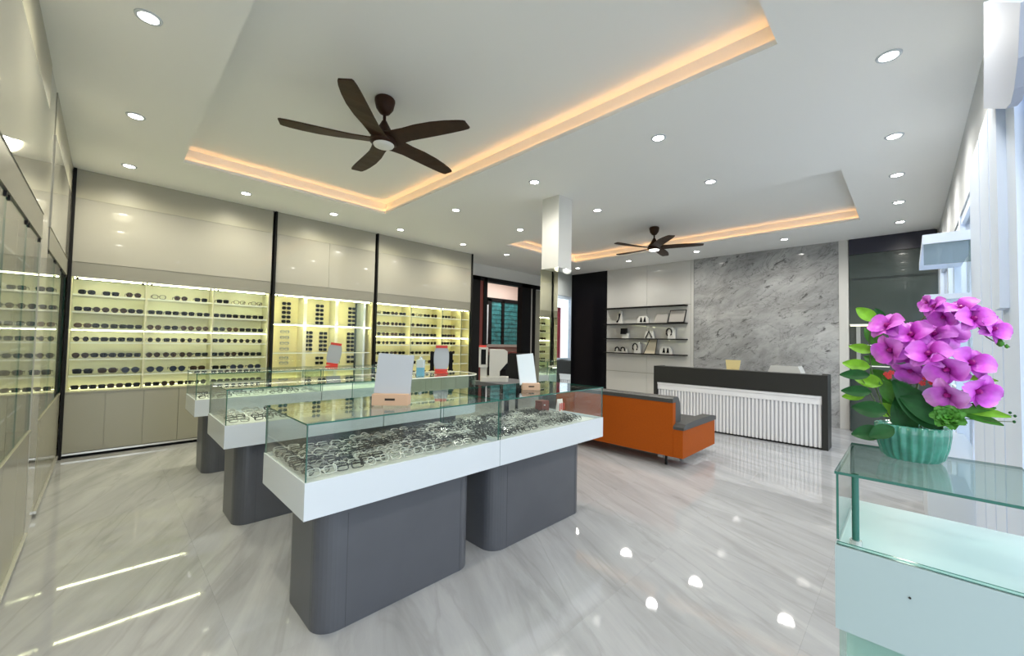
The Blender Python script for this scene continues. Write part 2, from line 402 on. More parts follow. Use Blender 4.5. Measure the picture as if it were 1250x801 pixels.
tl = tag(B((7.6, 8.0, 3.26), (9.4, 8.6, 3.299), 'fill_panel').build('added_fill_lamp'), 'added unseen light panel brightening the testing room', 'lamp')  # unseen light panel, added to brighten the walls beyond the doorway
# ------------------------------------------------------------------ far wall: black panel, shelf panel, marble, dark cabinet
struct('trim_1', B((XF-.03, 5.43, 0), (XF+.02, YB, HC), 'black_gloss'), 'black full height panel beside the white shelf wall')
t = thing('shelf_wall_panel', 'white glossy wall panelling carrying four black shelves', 'wall panel', (XF, 3.29, 0))
W_ = 2.13
B((-.005, 0, 0), (.02, W_, HC), 'cabinet_grey').build('backing', t)
ym = 4.355-3.29
for a, b in ((.06, ym-.003), (ym+.003, W_)):
    for z0, z1 in ((.0, .70), (.706, 2.26), (2.266, HC)):
        B((-.022, a, z0+.002), (-.004, b, z1-.002), 'panel_white').build('panel', t)
B((-.025, .0, 0), (-.004, .055, HC), 'panel_white').build('edge_strip', t)
for k, z in enumerate((2.25, 1.86, 1.507, 1.16)):
    s_ = B((XF-.20, 3.41, z-.022), (XF-.024, 5.42, z), 'shelf_black').build('wall_shelf')
    tag(s_, ['topmost empty black wall shelf on white panelling', 'black wall shelf holding two framed plates', 'black wall shelf holding three display stands', 'lowest black wall shelf holding the cream easel card'][k], 'shelf', 'black shelves on the white panel')
struct('trim_2', B((XF-.03, .85, 0), (XF+.02, 3.28, HC), 'wall_marble'), 'polished grey veined marble slab behind the reception desk')
struct('trim_3', B((XF-.04, .72, 0), (XF+.02, .848, HC), 'panel_white'), 'narrow white strip beside the marble slab')
t = thing('glass_cabinet', 'tall dark green glass cabinet between marble wall and shopfront', 'cabinet', (XF, YF, 0))
B((-.012, 0, 0), (.02, 1.045, HC), 'dark_green').build('back', t)
B((-.06, .02, 2.96), (-.012, 1.04, HC-.002), 'navy').build('header', t)
B((-.05, .02, 2.55), (-.012, 1.04, 2.955), 'dark_green').build('upper_panel', t)
for z in (1.76, 1.42, 1.08): B((-.16, .55, z), (-.013, 1.03, z+.015), 'glass_shelf', edge='glass_edge_light', thin='z').build('shelf', t)
B((-.05, .72, 1.745), (-.03, 1.03, 1.757), 'soft_glow').build('led_strip', t)
B((-.10, .90, .95), (-.02, .95, 1.74), 'post_grey').build('post', t)
B((-.19, .03, .0), (-.014, 1.03, .60), 'dark_green').build('base', t)

# ------------------------------------------------------------------ downlights
dl_face = MB(); dl_face.lathe([(.046, -.004), (.046, 0)], 20, 'lamp_face')
DLF = dl_face.mesh('lens')
rg = MB(); n = 24
vs = []
for r, z in ((.047, -.006), (.062, -.005), (.064, .001), (.047, .001)): vs += [(r*math.cos(2*PI*i/n), r*math.sin(2*PI*i/n), z) for i in range(n)]
rg.add(vs, [(j*n+i, ((j+1) % 4)*n+i, ((j+1) % 4)*n+(i+1) % n, j*n+(i+1) % n) for j in range(4) for i in range(n)], 'box_white', True)
DLR = rg.mesh('trim_ring')
def downlight(x, y, where, warm=False):
    t = thing('recessed_downlight', 'round recessed ceiling downlight '+where, 'downlight', (x, y, HC), 0, 'recessed downlights '+where)
    link('trim_ring', DLR, t, (0, 0, -.001)); link('lens', DLF, t, (0, 0, -.001))
    lo = link('downlight_beam', LW if warm else LD, t, (0, 0, -.02))
LD = bpy.data.lights.new('downlight_beam', 'SPOT'); LD.energy = DOWN_W; LD.spot_size = math.radians(165); LD.spot_blend = 1; LD.shadow_soft_size = .11; LD.color = (1, .96, .87)
LW = LD.copy(); LW.energy = DOWN_W*1.3; LW.color = (1, .93, .68)
for x in (.1, 1.19, 2.3, 3.4, 4.73, 5.9): downlight(x, 6.05, 'along the lit shelf cabinets', True)
for y in (1.57, 3.12, 4.62): downlight(.1, y, 'between left cabinets and the ceiling tray', True)
for x in (3.4, 4.72):
    for y in (1.57, 3.05, 4.53): downlight(x, y, 'in the ceiling strip between the two trays')
for x in (1.19, 2.3, 3.4, 4.74, 5.83, 6.94, 8.05): downlight(x, .07, 'along the shopfront')
for y in (1.5, 2.96, 4.42, 5.8): downlight(8.12, y, 'in front of the marble and shelf wall')

# ------------------------------------------------------------------ ceiling fans
def fan(x, y, label, lit):
    t = thing('ceiling_fan', label, 'ceiling fan', (x, y, HC+TRAY), 0, 'dark wooden ceiling fans')
    MB().lathe([(.070, 0), (.082, -.012), (.082, -.03), (.070, -.085), (.042, -.125), (.018, -.14)], 24, 'brown_wood').build('canopy', t)
    MB().tube([(0, 0, -.11), (0, 0, -.28)], .013, 'brown_wood', 10).build('downrod', t)
    MB().lathe([(.02, -.165), (.032, -.19), (.06, -.24), (.105, -.305), (.112, -.345), (.088, -.365)][::-1], 28, 'brown_wood').build('motor_housing', t, (0, 0, .137-TRAY))
    MB().lathe([(.05, -.383), (.078, -.376), (.086, -.362)], 28, 'fan_lamp' if lit else 'lamp_cover').build('lamp', t, (0, 0, .137-TRAY))
    # blade: tapered plank with a slight twist
    vs = []; L = [.07, .14, .24, .36, .50, .62, .71, .755, .77]; Wd = [.085, .075, .070, .078, .080, .074, .064, .054, .044]
    for r, w in zip(L, Wd):
        tw = math.radians(16-14*r/.77); sweep = -.03*math.sin(PI*r/.77)
        for s_, zz in ((-1, 0), (1, 0), (1, .010), (-1, .010)):
            vs.append((r, sweep+s_*w*math.cos(tw), -.335-s_*w*math.sin(tw)+zz+.012*r))
    fs = []
    for j in range(len(L)-1):
        for k in range(4): fs.append((j*4+k, j*4+(k+1) % 4, (j+1)*4+(k+1) % 4, (j+1)*4+k))
    fs += [(3, 2, 1, 0), tuple(len(L)*4-4+k for k in range(4))]
    bl = MB().add(vs, [f[::-1] for f in fs], 'brown_wood').mesh('blade')
    for a in (10, 82, 154, 224.5, 295): link('blade', bl, t, (0, 0, .137-TRAY), (0, 0, math.radians(a)))
    if not lit: return
    ld = bpy.data.lights.new('fan_lamp_glow', 'SPOT'); ld.energy = FANLAMP_W; ld.spot_size = math.radians(150); ld.shadow_soft_size = .08; ld.color = (1, .97, .93)
    link('fan_lamp_glow', ld, t, (0, 0, -.43))
fan(1.56, 3.09, 'dark brown five-blade ceiling fan above the glass display counters', False)
fan(6.55, 3.09, 'dark brown five-blade ceiling fan before the marble wall', True)

# ------------------------------------------------------------------ eyewear
def outline(style, n=14):
    pts = []
    for i in range(n):
        a = 2*PI*i/n; c, s_ = math.cos(a), math.sin(a)
        if style == 'rect': e = .45; x, z = .030*abs(c)**e*(1 if c > 0 else -1), .020*abs(s_)**e*(1 if s_ > 0 else -1)
        elif style == 'round': x, z = .025*c, .024*s_
        elif style == 'avia': x, z = .030*c*(1+.12*s_), .026*s_
        else: e = .7; x, z = .031*abs(c)**e*(1 if c > 0 else -1), .023*abs(s_)**e*(1 if s_ > 0 else -1)*(1 if s_ > 0 else .9)
        pts.append((x, z))
    return pts
def rim(mb, style, cx, m, inner, zc):
    o = outline(style); n = len(o); vs = []
    for k, y in ((1, -.002), (1, .003), (inner, .003), (inner, -.002)): vs += [(cx+x*k, y, zc+z*k) for x, z in o]
    mb.add(vs, [(j*n+i, ((j+1) % 4)*n+i, ((j+1) % 4)*n+(i+1) % n, j*n+(i+1) % n) for j in range(4) for i in range(n)], m)
def lens(mb, style, cx, m, inner, zc):
    o = outline(style); n = len(o)
    mb.add([(cx+x*inner, .0, zc+z*inner) for x, z in o], [tuple(range(n))], m)
def temple(mb, sd, m, folded, zc):
    x = sd*.068
    if folded: mb.box((x, .004, zc+.006), (x-sd*.122, .009, zc+.011), m); mb.box((x-sd*.122, .004, zc+.006), (x-sd*.132, .009, zc-.006), m)
    else: mb.box((x-.0015, 0, zc+.006), (x+.0015, .105, zc+.012), m); mb.box((x-.0015, .105, zc-.010), (x+.0015, .125, zc+.010), m)
def glasses_mesh(style, fm, lm, folded=False, inner=.84):
    mb = MB(); zc = .0275
    for sd in (-1, 1):
        rim(mb, style, sd*.036, fm, inner, zc); lens(mb, style, sd*.036, lm, inner, zc); temple(mb, sd, fm, folded, zc)
    mb.box((-.010, -.001, zc+.004), (.010, .003, zc+.009), fm)
    return mb.mesh('sunglasses')
SUN = {'black': glasses_mesh('rect', 'sun_black', 'lens_dark'), 'wayf': glasses_mesh('way', 'sun_black', 'lens_dark'),
       'avia': glasses_mesh('avia', 'frame_black', 'lens_brown', inner=.93), 'round': glasses_mesh('round', 'sun_brown', 'lens_dark'),
       'tort': glasses_mesh('way', 'sun_brown', 'lens_brown'), 'blue': glasses_mesh('avia', 'frame_black', 'lens_blue', inner=.9),
       'clear': glasses_mesh('way', 'sun_brown', 'lens_clear'), 'green': glasses_mesh('round', 'frame_green', 'lens_clear')}
HUNG = {'wayf': glasses_mesh('way', 'sun_black', 'lens_dark', True), 'black': glasses_mesh('rect', 'sun_black', 'lens_dark', True), 'clear': glasses_mesh('way', 'frame_silver', 'lens_clear', True), 'green': glasses_mesh('round', 'frame_green', 'lens_clear', True)}
DESC = {'black': 'black rectangular', 'wayf': 'black broad-rimmed', 'avia': 'brown-lens aviator', 'round': 'small round dark', 'tort': 'brown tortoise', 'blue': 'blue-lens aviator', 'clear': 'thin clear-lens', 'green': 'green-rimmed'}
ORD = ['bottom', 'second', 'third', 'fourth', 'fifth', 'sixth', 'seventh']
def put_glasses(key, p, rz, where, group, s=1.0, rx=0, lib=None):
    o = link('sunglasses' if key not in ('clear', 'green') else 'eyeglasses', (lib or SUN)[key], None, p, (rx, 0, rz)); o.scale = (s, s, s*1.18)
    tag(o, DESC[key]+(' sunglasses ' if key not in ('clear', 'green') else ' eyeglasses ')+where, 'sunglasses' if key not in ('clear', 'green') else 'eyeglasses', group)

# ------------------------------------------------------------------ tall wall cabinets (local: x along width, front at y=0, body to +y)
DEP = .36
def cabinet(label, loc, rotz, width, bays, doors, shelves, panel, uppers, posts='l', topm='gloss_white', lit=True):
    t = thing('display_cabinet', label, 'cabinet', loc, rotz)
    B((.02, .03, .05), (width-.02, .60, .70), 'cabinet_grey').build('base_carcass', t)
    B((.02, .05, 0), (width-.02, .58, .05), 'black_metal').build('plinth', t)
    B((.02, -.012, .035), (width-.02, .05, .055), 'alu').build('kick_trim', t)
    for i in range(doors):
        a, b = .02+(width-.04)*i/doors, .02+(width-.04)*(i+1)/doors
        B((a+.002, .005, .06), (b-.002, .028, .712), 'cabinet_grey').build('door', t)
    B((.004, .0, .714), (width-.004, .60, .729), 'cabinet_grey').build('ledge', t)
    B((.02, DEP, .73), (width-.02, DEP+.02, 2.02), panel).build('back_panel', t)
    for x in (.02, width-.035): B((x, .03, .73), (x+.015, DEP, 2.01), panel).build('side_panel', t)
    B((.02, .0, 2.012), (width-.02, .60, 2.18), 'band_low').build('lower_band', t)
    for i in range(uppers):
        a, b = .02+(width-.04)*i/uppers, .02+(width-.04)*(i+1)/uppers
        B((a+.0015, -.004, 2.183), (b-.0015, .02, 2.897), topm).build('upper_door', t)
    B((.02, .02, 2.18), (width-.02, .60, 2.9), 'cabinet_grey').build('upper_carcass', t)
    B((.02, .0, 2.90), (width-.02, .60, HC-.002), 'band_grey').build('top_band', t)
    for x in {'l': [0], 'lr': [0, width-.034], '': []}[posts]: B((x+.004, -.028, 0), (x+.030, .05, HC-.003), 'black_metal').build('frame_post', t)
    bx = [.035]+list(bays)+[width-.035]
    for x in bays: B((x-.008, .04, .73), (x+.008, DEP, 2.01), panel).build('divider', t)
    for k in range(len(bx)-1):
        a, b = bx[k]+.009, bx[k+1]-.009
        for z in shelves: B((a, .045, z-.016), (b, DEP-.002, z), 'glass_shelf', edge='glass_edge_light', thin='z').build('shelf', t)
        p_ = B((bx[k]+.002, .008, .735), (bx[k+1]-.002, .014, 2.008), 'glass_door', edge='glass_edge', thin='y').build('glass_door', t)
        for x in (bx[k]+.03, bx[k+1]-.05): B((x, .002, 1.985), (x+.022, .018, 2.008), 'black_metal').build('hinge', p_)
    for z in () if not lit else (1.998, shelves[2]-.025 if len(shelves) > 4 else shelves[0]-.025, .735):
        B((.05, .05 if z > 1 else DEP-.05, z), (width-.05, .062 if z > 1 else DEP-.038, z+.008), 'led_shelf' if z > 1 else 'led_low_fill').build('led_strip', t)  # lowest strip is an added fill, brightening the bottom row
    return t
SH = [1.825, 1.63, 1.44, 1.283, 1.095, .908]
c1 = cabinet('lit sunglasses cabinet standing in the corner with grey doors below', (-.335, YS, 0), 0, 2.0, (.656, 1.322), 6, SH, 'cream_panel', 1)
c2 = cabinet('lit yellow cabinet with sunglasses hung in upright columns of five', (1.667, YS, 0), 0, 1.583, (), 4, [1.587, 1.15, .87], 'yellow_panel', 2)
c3 = cabinet('lit sunglasses cabinet next to the doorway with dark end bay', (3.25, YS, 0), 0, 2.17, (.732, 1.435, 1.915), 6, SH, 'yellow_panel', 1, posts='lr')
c4 = cabinet('glass-fronted lit cabinet on the side wall, touching the corner', (XL, 4.60, 0), PI/2, 1.96, (.66, 1.32), 4, SH, 'cream_panel', 1, posts='', topm='left_gloss', lit=False)
c5 = cabinet('glass-fronted lit cabinet on the side wall beyond the narrow pilaster', (XL, 2.23, 0), PI/2, 1.96, (.66, 1.32), 4, SH, 'cream_panel', 1, posts='', topm='left_gloss', lit=False)
tag(B((XL-.6, 4.195, 0), (XL-.004, 4.595, HC-.003), 'left_gloss').build('pilaster'), 'narrow glossy white pilaster between the two side wall cabinets', 'pilaster')
# dark end bay and mirrors of the third cabinet, dividing uprights of the second
B((1.93, DEP-.01, .74), (2.13, DEP-.004, 2.0), 'dark_green').build('mirror_strip', c3)
for x in (.47, .955): B((x, .10, .73), (x+.05, DEP-.001, 2.01), 'cream_panel').build('upright', c2)
B((1.43, .09, .73), (1.465, DEP-.001, 2.01), 'box_white').build('upright', c2); B((1.47, DEP-.012, .73), (1.545, DEP-.004, 2.0), 'dark_green').build('mirror_strip', c2)
B((1.395, DEP-.012, .73), (1.425, DEP-.004, 2.0), 'dark_green').build('mirror_strip', c2)

rnd = random.Random(3)
def row(names, x0, x1, n, z, ydep, tf, rz, where, group, jit=.03, s=1.0):
    for i in range(n):
        x = x0+(x1-x0)*(i+.5)/n+rnd.uniform(-.004, .004)
        p = tf(x, ydep+rnd.uniform(-.01, .01), z+.0005)
        put_glasses(rnd.choice(names), p, rz+rnd.uniform(-.04, .04), where, group, s*1.05)
LV = SH+[.73]
def fill(x0, width, bays, counts, tf, rz, cab, dep=.16):
    bx = [.04]+list(bays)+[width-.04]
    for k, z in enumerate(LV):
        lev = ['topmost', 'second', 'third', 'middle', 'fifth', 'sixth', 'lowest'][k]
        for b in range(len(bx)-1):
            nm = (['black', 'avia', 'wayf', 'clear'], ['black', 'wayf', 'black', 'avia'], ['wayf', 'tort', 'black', 'avia'], ['wayf', 'black', 'round'], ['black', 'wayf', 'avia'], ['blue', 'tort', 'black'], ['black', 'wayf', 'tort', 'avia'])[k]
            c = counts[k] if b < len(counts) else counts[k]
            bw = bx[b+1]-bx[b]
            c = max(1, round(c*bw/.66))
            row(nm, bx[b]+.014, bx[b+1]-.014, c, z, dep, tf, rz, 'on the %s shelf of %s' % (lev, cab), '%s shelf of %s' % (lev, cab), s=.98 if k != 5 else 1.15)
fill(0, 2.0, (.656, 1.322), (3, 4, 4, 4, 4, 3, 4), lambda x, y, z: (-.335+x, YS+y, z), 0, 'the corner cabinet')
fill(0, 1.93, (.732, 1.435), (4, 4, 4, 4, 4, 3, 3), lambda x, y, z: (3.25+x, YS+y, z), 0, 'the cabinet by the doorway')
# hung columns in the second cabinet
for px, zt, zb, n, key, where in ((1.96, 1.90, 1.62, 5, 'wayf', 'in the upper column nearest the corner cabinet'), (2.46, 1.90, 1.62, 5, 'wayf', 'in the upper middle column'), (3.0, 1.895, 1.61, 5, 'black', 'in the upper column next to the dark mirror strip'),
        (2.30, 1.455, 1.185, 5, 'wayf', 'in the middle-level column beside the cream upright'), (2.53, 1.45, 1.18, 5, 'black', 'in the middle-level column behind the red-clipped mirror'), (2.99, 1.45, 1.175, 5, 'wayf', 'in the middle-level column next to the dark mirror strip'),
        (1.95, 1.46, 1.19, 4, 'clear', 'in the middle-level column nearest the corner cabinet'), (1.95, 1.05, .97, 2, 'clear', 'in the low column nearest the corner cabinet'), (2.48, 1.04, .96, 2, 'black', 'in the low middle column'), (2.76, 1.05, .96, 3, 'green', 'in the low column beside the end column'), (3.0, 1.05, .97, 2, 'black', 'in the low column next to the dark mirror strip')):
    for k in range(n):
        put_glasses(key, (px, YS+DEP-.02, zt+(zb-zt)*k/(n-1)-.024), 0, 'hung '+where, 'sunglasses hung '+where, .95, 0, HUNG)

# ------------------------------------------------------------------ display counters
ZB, ZT, ZG = .59, .752, 1.0
def case(label, x0, x1, y0, y1, ped, group, left_glass=True, right_glass=True, led=False, round_r=0, tinted=False):
    t = thing('display_case', label, 'display case', (x0, y0, 0)); w, d = x1-x0, y1-y0
    gm = 'glass_tint' if tinted else 'glass_case'
    pts = rrect(ped[0]-x0, ped[2]-y0, ped[1]-x0, ped[3]-y0, .10, 8)
    MB().prism(pts, 0, ZB, 'charcoal', smooth=False).build('pedestal', t)
    for xx in (ped[0]-x0+.13, ped[1]-x0-.10): B((xx, ped[2]-y0-.0012, .0), (xx+.003, ped[2]-y0+.004, ZB-.05), 'table_grey').build('pedestal_seam', t)
    if round_r:
        poly = rrect(0, 0, w, d, round_r, 10, (1, 0, 0, 1)); inner = rrect(.02, .02, w-.02, d-.02, round_r-.02, 10, (1, 0, 0, 1))
        MB().prism(poly, ZB, ZT-.02, 'box_white').build('tray_box', t)
        MB().prism(inner, ZT-.02, ZT-.012, 'tray_white').build('tray_floor', t)
    else:
        bm = MB(); bm.box((0, 0, ZB), (w, d, ZT-.03), 'box_white')
        bm.box((0, 0, ZT-.03), (w, .012, ZT), 'box_white'); bm.box((0, d-.012, ZT-.03), (w, d, ZT), 'box_white'); bm.box((0, .012, ZT-.03), (.012, d-.012, ZT), 'box_white'); bm.box((w-.012, .012, ZT-.03), (w, d-.012, ZT), 'box_white')
        bm.build('tray_box', t)
        B((.013, .013, ZT-.03), (w-.013, d-.013, ZT-.018), 'tray_white').build('tray_floor', t)
    g = .007
    if round_r:
        arc = [p for p in poly if p[0] > w-round_r-.001]
        arc = sorted(arc, key=lambda p: 0)
        # outer path: front-left -> front-right arc -> back-right arc -> back-left
        fr = [p for p in poly]; k0 = fr.index(min(fr, key=lambda p: p[0]+p[1]))
        path = fr[k0:]+fr[:k0]
        path = path[:-1] if False else path
        mb = MB()
        vs = [(a, b, z) for z in (ZT-.02, ZG) for a, b in path]; n = len(path)
        mb.add(vs, [(i, i+1, n+i+1, n+i) for i in range(n-1)], 'glass_tint', True)
        mb.build('curved_glass', t)
        MB().prism(poly, ZG, ZG+g, 'glass_edge_light', capm=gm).build('top_glass', t)
        tb = MB().tube([(a, b, ZG+.003) for a, b in path], .006, 'glass_edge_light', 5); tb.build('glass_rim', t)
    else:
        B((.004, .004, ZT-.012), (w-.004, .004+g, ZG), gm, edge='glass_edge', thin='y').build('front_glass', t)
        if left_glass: B((.004, .012, ZT-.012), (.004+g, d-.004, ZG), gm, edge='glass_edge', thin='x').build('side_glass', t)
        if right_glass: B((w-.004-g, .012, ZT-.012), (w-.004, d-.004, ZG), gm, edge='glass_edge', thin='x').build('side_glass', t)
        B((.012, d-.004-g, ZT-.012), (w-.012, d-.004, ZG), gm, edge='glass_edge', thin='y').build('back_glass', t)
        B((0, 0, ZG), (w, d, ZG+g), gm, edge='glass_edge', thin='z').build('top_glass', t)
    if led:
        B((.02, d-.045, ZG-.026), (w-(round_r or .02), d-.012, ZG-.001), 'alu').build('light_profile', t)
        B((.02, d-.043, ZG-.030), (w-(round_r or .02), d-.016, ZG-.026), 'led_case').build('led_strip', t)
    return t
C1A = case('near white-and-glass display case supporting the pale grey standing mirror', .62, 1.778, 1.85, 2.49, (.72, 1.635, 1.93, 2.40), 'c')
C1B = case('white-and-glass display case ending beside the orange sofa', 1.782, 2.985, 1.85, 2.49, (1.80, 2.80, 1.93, 2.40), 'c', left_glass=False)
C2A = case('white-and-glass display case of the middle counter with open glass end', .60, 1.79, 3.40, 4.05, (.69, 1.63, 3.47, 3.95), 'c', led=True)
C2B = case('round-ended glass display case carrying the blue bottle and red mirror', 1.80, 3.0, 3.40, 4.05, (1.80, 2.72, 3.47, 3.95), 'c', led=True, round_r=.22)
C3A = case('white-and-glass display case standing closest to the lit wall cabinets', .622, 1.80, 4.93, 5.56, (.71, 1.64, 5.0, 5.47), 'c', led=True)
C3B = case('white-and-glass display case under the red-clipped grey mirror before the yellow cabinet', 1.81, 3.0, 4.93, 5.56, (1.83, 2.75, 5.0, 5.47), 'c', led=True)

# eyeglass frames laid in the trays
def frame_parts(style, fm, full):
    zc = .0275; inner = .86
    if not full: return glasses_mesh(style, fm, 'lens_clear', True, inner)
    f = MB()
    for sd in (-1, 1): rim(f, style, sd*.036, fm, inner, zc)
    f.box((-.010, -.001, zc+.004), (.010, .003, zc+.009), fm)
    out = [f.mesh('rim_front')]
    for sd in (-1, 1):
        m = MB(); lens(m, style, sd*.036, 'lens_clear', inner, zc); out.append(m.mesh('lens'))
    for sd in (-1, 1):
        m = MB(); temple(m, sd, fm, True, zc); out.append(m.mesh('temple'))
    return out
FR = [(s_, f_) for s_ in ('rect', 'round', 'way') for f_ in ('frame_silver', 'frame_black', 'frame_clear')]
FULL = [frame_parts(s_, f_, True) for s_, f_ in FR]; SMALL = [frame_parts(s_, f_, False) for s_, f_ in FR]
KIND = {'frame_silver': 'silver', 'frame_black': 'black', 'frame_clear': 'pale'}
SHAPE = {'rect': 'rectangular', 'round': 'round', 'way': 'broad'}
def lay(x0, x1, y0, y1, nx, ny, full, where, sel=lambda x, y: True):
    for j in range(ny):
        for i in range(nx):
            x, y = x0+(x1-x0)*(i+.5)/nx+rnd.uniform(-.006, .006), y0+(y1-y0)*(j+.5)/ny+rnd.uniform(-.004, .004)
            if not sel(x, y): continue
            k = rnd.choice((0, 1, 1, 2, 3, 4, 4, 5, 6, 7, 7, 1)); s_, f_ = FR[k]
            rot = (rnd.uniform(-.85, -.6), rnd.uniform(-.06, .06), rnd.uniform(-.09, .09))
            loc = (x, y, ZT-.0175+.010)
            lab = '%s %s eyeglasses %s' % (KIND[f_], SHAPE[s_], where)
            if full:
                o = link('eyeglasses', FULL[k][0], None, loc, rot); 
                for nm, me in zip(('lens', 'lens', 'temple', 'temple'), FULL[k][1:]): link(nm, me, o)
            else: o = link('eyeglasses', SMALL[k], None, loc, rot)
            tag(o, lab, 'eyeglasses', 'eyeglasses '+where)
lay(.648, 1.755, 1.90, 2.45, 8, 15, True, 'laid in the tray below the pale grey mirror')
lay(1.81, 2.80, 1.90, 2.45, 7, 15, True, 'laid in the tray ending beside the sofa')
lay(.63, 1.77, 3.45, 4.0, 7, 5, False, 'laid in the open-ended tray of the middle counter')
lay(1.83, 2.8, 3.5, 4.0, 5, 3, False, 'laid in the round-ended tray')
lay(.65, 1.77, 4.98, 5.50, 7, 3, False, 'laid in the tray closest to the wall cabinets')
# brown box and printed bag at the end of the near tray
t = thing('cardboard_box', 'small brown box with white knob inside the case by sofa', 'box', (2.80, 2.36, ZT-.016))
B((-.05, -.03, 0), (.05, .05, .115), 'maroon').build('body', t); MB().lathe([(.008, -.004), (.009, 0), (.006, .005)], 10, 'box_white', (-.02, -.035, .08)).build('knob', t)
t = thing('plastic_bag', 'clear plastic bag with red print inside the case end', 'bag', (2.90, 2.25, ZT-.016))
bgm = MB(); nx, nz = 8, 6; vs = []
for sd in (-1, 1):
    for j in range(nz+1):
        for i in range(nx+1):
            u, v = i/nx, j/nz; vs.append(((u-.5)*.09, (v-.5)*0+sd*(.022*math.sin(PI*v)*math.sin(PI*u)+.002)+.006*math.sin(9*u+5*v), .002+v*.13))
N_ = (nx+1)*(nz+1)
bgm.add(vs, [(o+j*(nx+1)+i, o+j*(nx+1)+i+1, o+(j+1)*(nx+1)+i+1, o+(j+1)*(nx+1)+i) for o in (0, N_) for j in range(nz) for i in range(nx)], 'paper', True)
bgm.build('sack', t)
pr_ = MB()
for k in range(4): pr_.box((-.035+.02*k, -.030, .03+.012*(k % 2)), (-.025+.02*k, -.0285, .10), 'red_plastic')
pr_.build('print', t)

# ------------------------------------------------------------------ things standing on the counters
t = thing('table_mirror', 'pale grey tabletop mirror with kraft base on the near case', 'mirror', (1.16, 2.11, ZG+.007), math.radians(-42))
B((-.10, -.045, 0), (.10, .045, .062), 'kraft').build('base', t); B((-.028, -.046, .028), (.028, -.0445, .040), 'soil').build('slot', t)
B((-.105, .0, .060), (.10, .008, .29), 'mirror_back').build('mirror_plate', t, (0, -.01, 0), (math.radians(-9), math.radians(3), 0))
t = thing('table_mirror', 'white tilted tabletop mirror with kraft base on the case by sofa', 'mirror', (2.35, 2.11, ZG+.007), math.radians(-40))
B((-.068, -.04, 0), (.068, .04, .05), 'kraft').build('base', t); B((-.022, -.041, .022), (.022, -.0395, .032), 'soil').build('slot', t)
B((-.072, .0, .048), (.055, .008, .285), 'mirror_sky_tint').build('mirror_plate', t, (-.005, -.01, 0), (math.radians(-16), math.radians(-6), 0))
B((-.076, .008, .044), (.059, .013, .29), 'box_white').build('mirror_backing', t, (-.005, -.01, 0), (math.radians(-16), math.radians(-6), 0))
def clip_mirror(loc, rz, label, wings, tilt):
    t = thing('oval_mirror', label, 'mirror', loc, rz)
    MB().lathe([(.075, 0), (.078, .008), (.06, .018), (.012, .022)], 20, 'red_plastic', sy=.6).build('base', t)
    pts = [(.085*math.copysign(abs(math.cos(a))**.6, math.cos(a)), .14*math.copysign(abs(math.sin(a))**.75, math.sin(a))+.17) for a in [2*PI*i/24 for i in range(24)]]
    MB().prism(pts, -.006, .006, 'mirror_back', 'y').build('mirror_plate', t, (0, 0, 0), (math.radians(-8), math.radians(tilt), 0))
    B((-.065, -.012, .285), (.065, .012, .315), 'red_plastic').build('clip', t, (0, 0, 0), (math.radians(-8), math.radians(tilt), 0))
    B((-.07, -.012, .02), (.07, .012, .05), 'red_plastic').build('clip', t, (0, 0, 0), (math.radians(-8), math.radians(tilt), 0))
    if wings:
        for s_ in (-1, 1): B((s_*.08, .03, .03), (s_*.125, .04, .24), 'sun_black').build('wing', t)
clip_mirror((2.06, 5.32, ZG+.007), math.radians(-30), 'grey oval mirror with red clips before the yellow cabinet', False, 8)
clip_mirror((2.64, 3.72, ZG+.007), math.radians(-38), 'silver oval mirror with red clips and black wings on round-ended case', True, 0)
t = thing('spray_bottle', 'clear bottle half full of blue liquid on round-ended case', 'bottle', (2.31, 3.62, ZG+.007), math.radians(-45))
MB().prism(rrect(-.04, -.03, .04, .03, .012, 4), 0, .085, 'blue_liquid').build('liquid', t)
MB().prism(rrect(-.041, -.031, .041, .031, .012, 4), .0855, .165, 'bottle_clear').build('bottle', t)
MB().lathe([(.03, .165), (.016, .178), (.016, .195)], 14, 'bottle_clear').build('cap', t)

# ------------------------------------------------------------------ side table, eye-test machine, chair behind the counters
t = thing('instrument_table', 'grey instrument table behind the round-ended display case', 'table', (4.08, 4.12, 0))
B((0, 0, .69), (.78, .80, .75), 'table_grey').build('table_top', t)
MB().lathe([(.05, .06), (.04, .12), (.04, .70)], 16, 'device_dark', (.39, .40, 0)).build('column', t)
MB().prism(rrect(.12, .12, .66, .68, .08), 0, .06, 'device_dark').build('base', t)
t = thing('eye_test_machine', 'cream eye-test machine with chin rest on grey table', 'optical device', (4.33, 4.66, .7505), -PI/4)
MB().prism(rrect(-.22, -.13, .22, .13, .04), 0, .07, 'device_white').build('base', t)
MB().prism([(-.08, .07), (.08, .07), (.08, .16), (.20, .30), (.20, .46), (.15, .50), (-.08, .50)], -.10, .10, 'device_white', 'y').build('body', t)
B((.075, -.075, .19), (.20, .075, .285), 'device_dark').build('monitor', t, (.01, 0, 0))
cr = MB()
for a, b in (((-.245, -.12, .25), (-.215, .12, .52)), ((-.245, -.12, .50), (-.12, .12, .53)), ((-.245, -.12, .22), (-.11, .12, .26)), ((-.135, -.12, .25), (-.11, .12, .52))): cr.box(a, b, 'device_white')
cr.build('chin_rest', t)
B((-.215, -.03, .26), (-.135, .08, .50), 'device_dark').build('eyepiece', t)
B((-.22, -.08, .07), (-.12, .08, .225), 'device_white').build('chin_post', t)
B((-.25, -.05, .531), (-.14, .10, .56), 'red_plastic').build('forehead_pad', t)
t = thing('swivel_chair', 'black padded swivel chair beyond the eye-test machine', 'chair', (5.25, 5.05, 0), math.radians(-60))
MB().prism(rrect(-.25, -.24, .25, .24, .08), .46, .56, 'device_dark').build('seat', t)
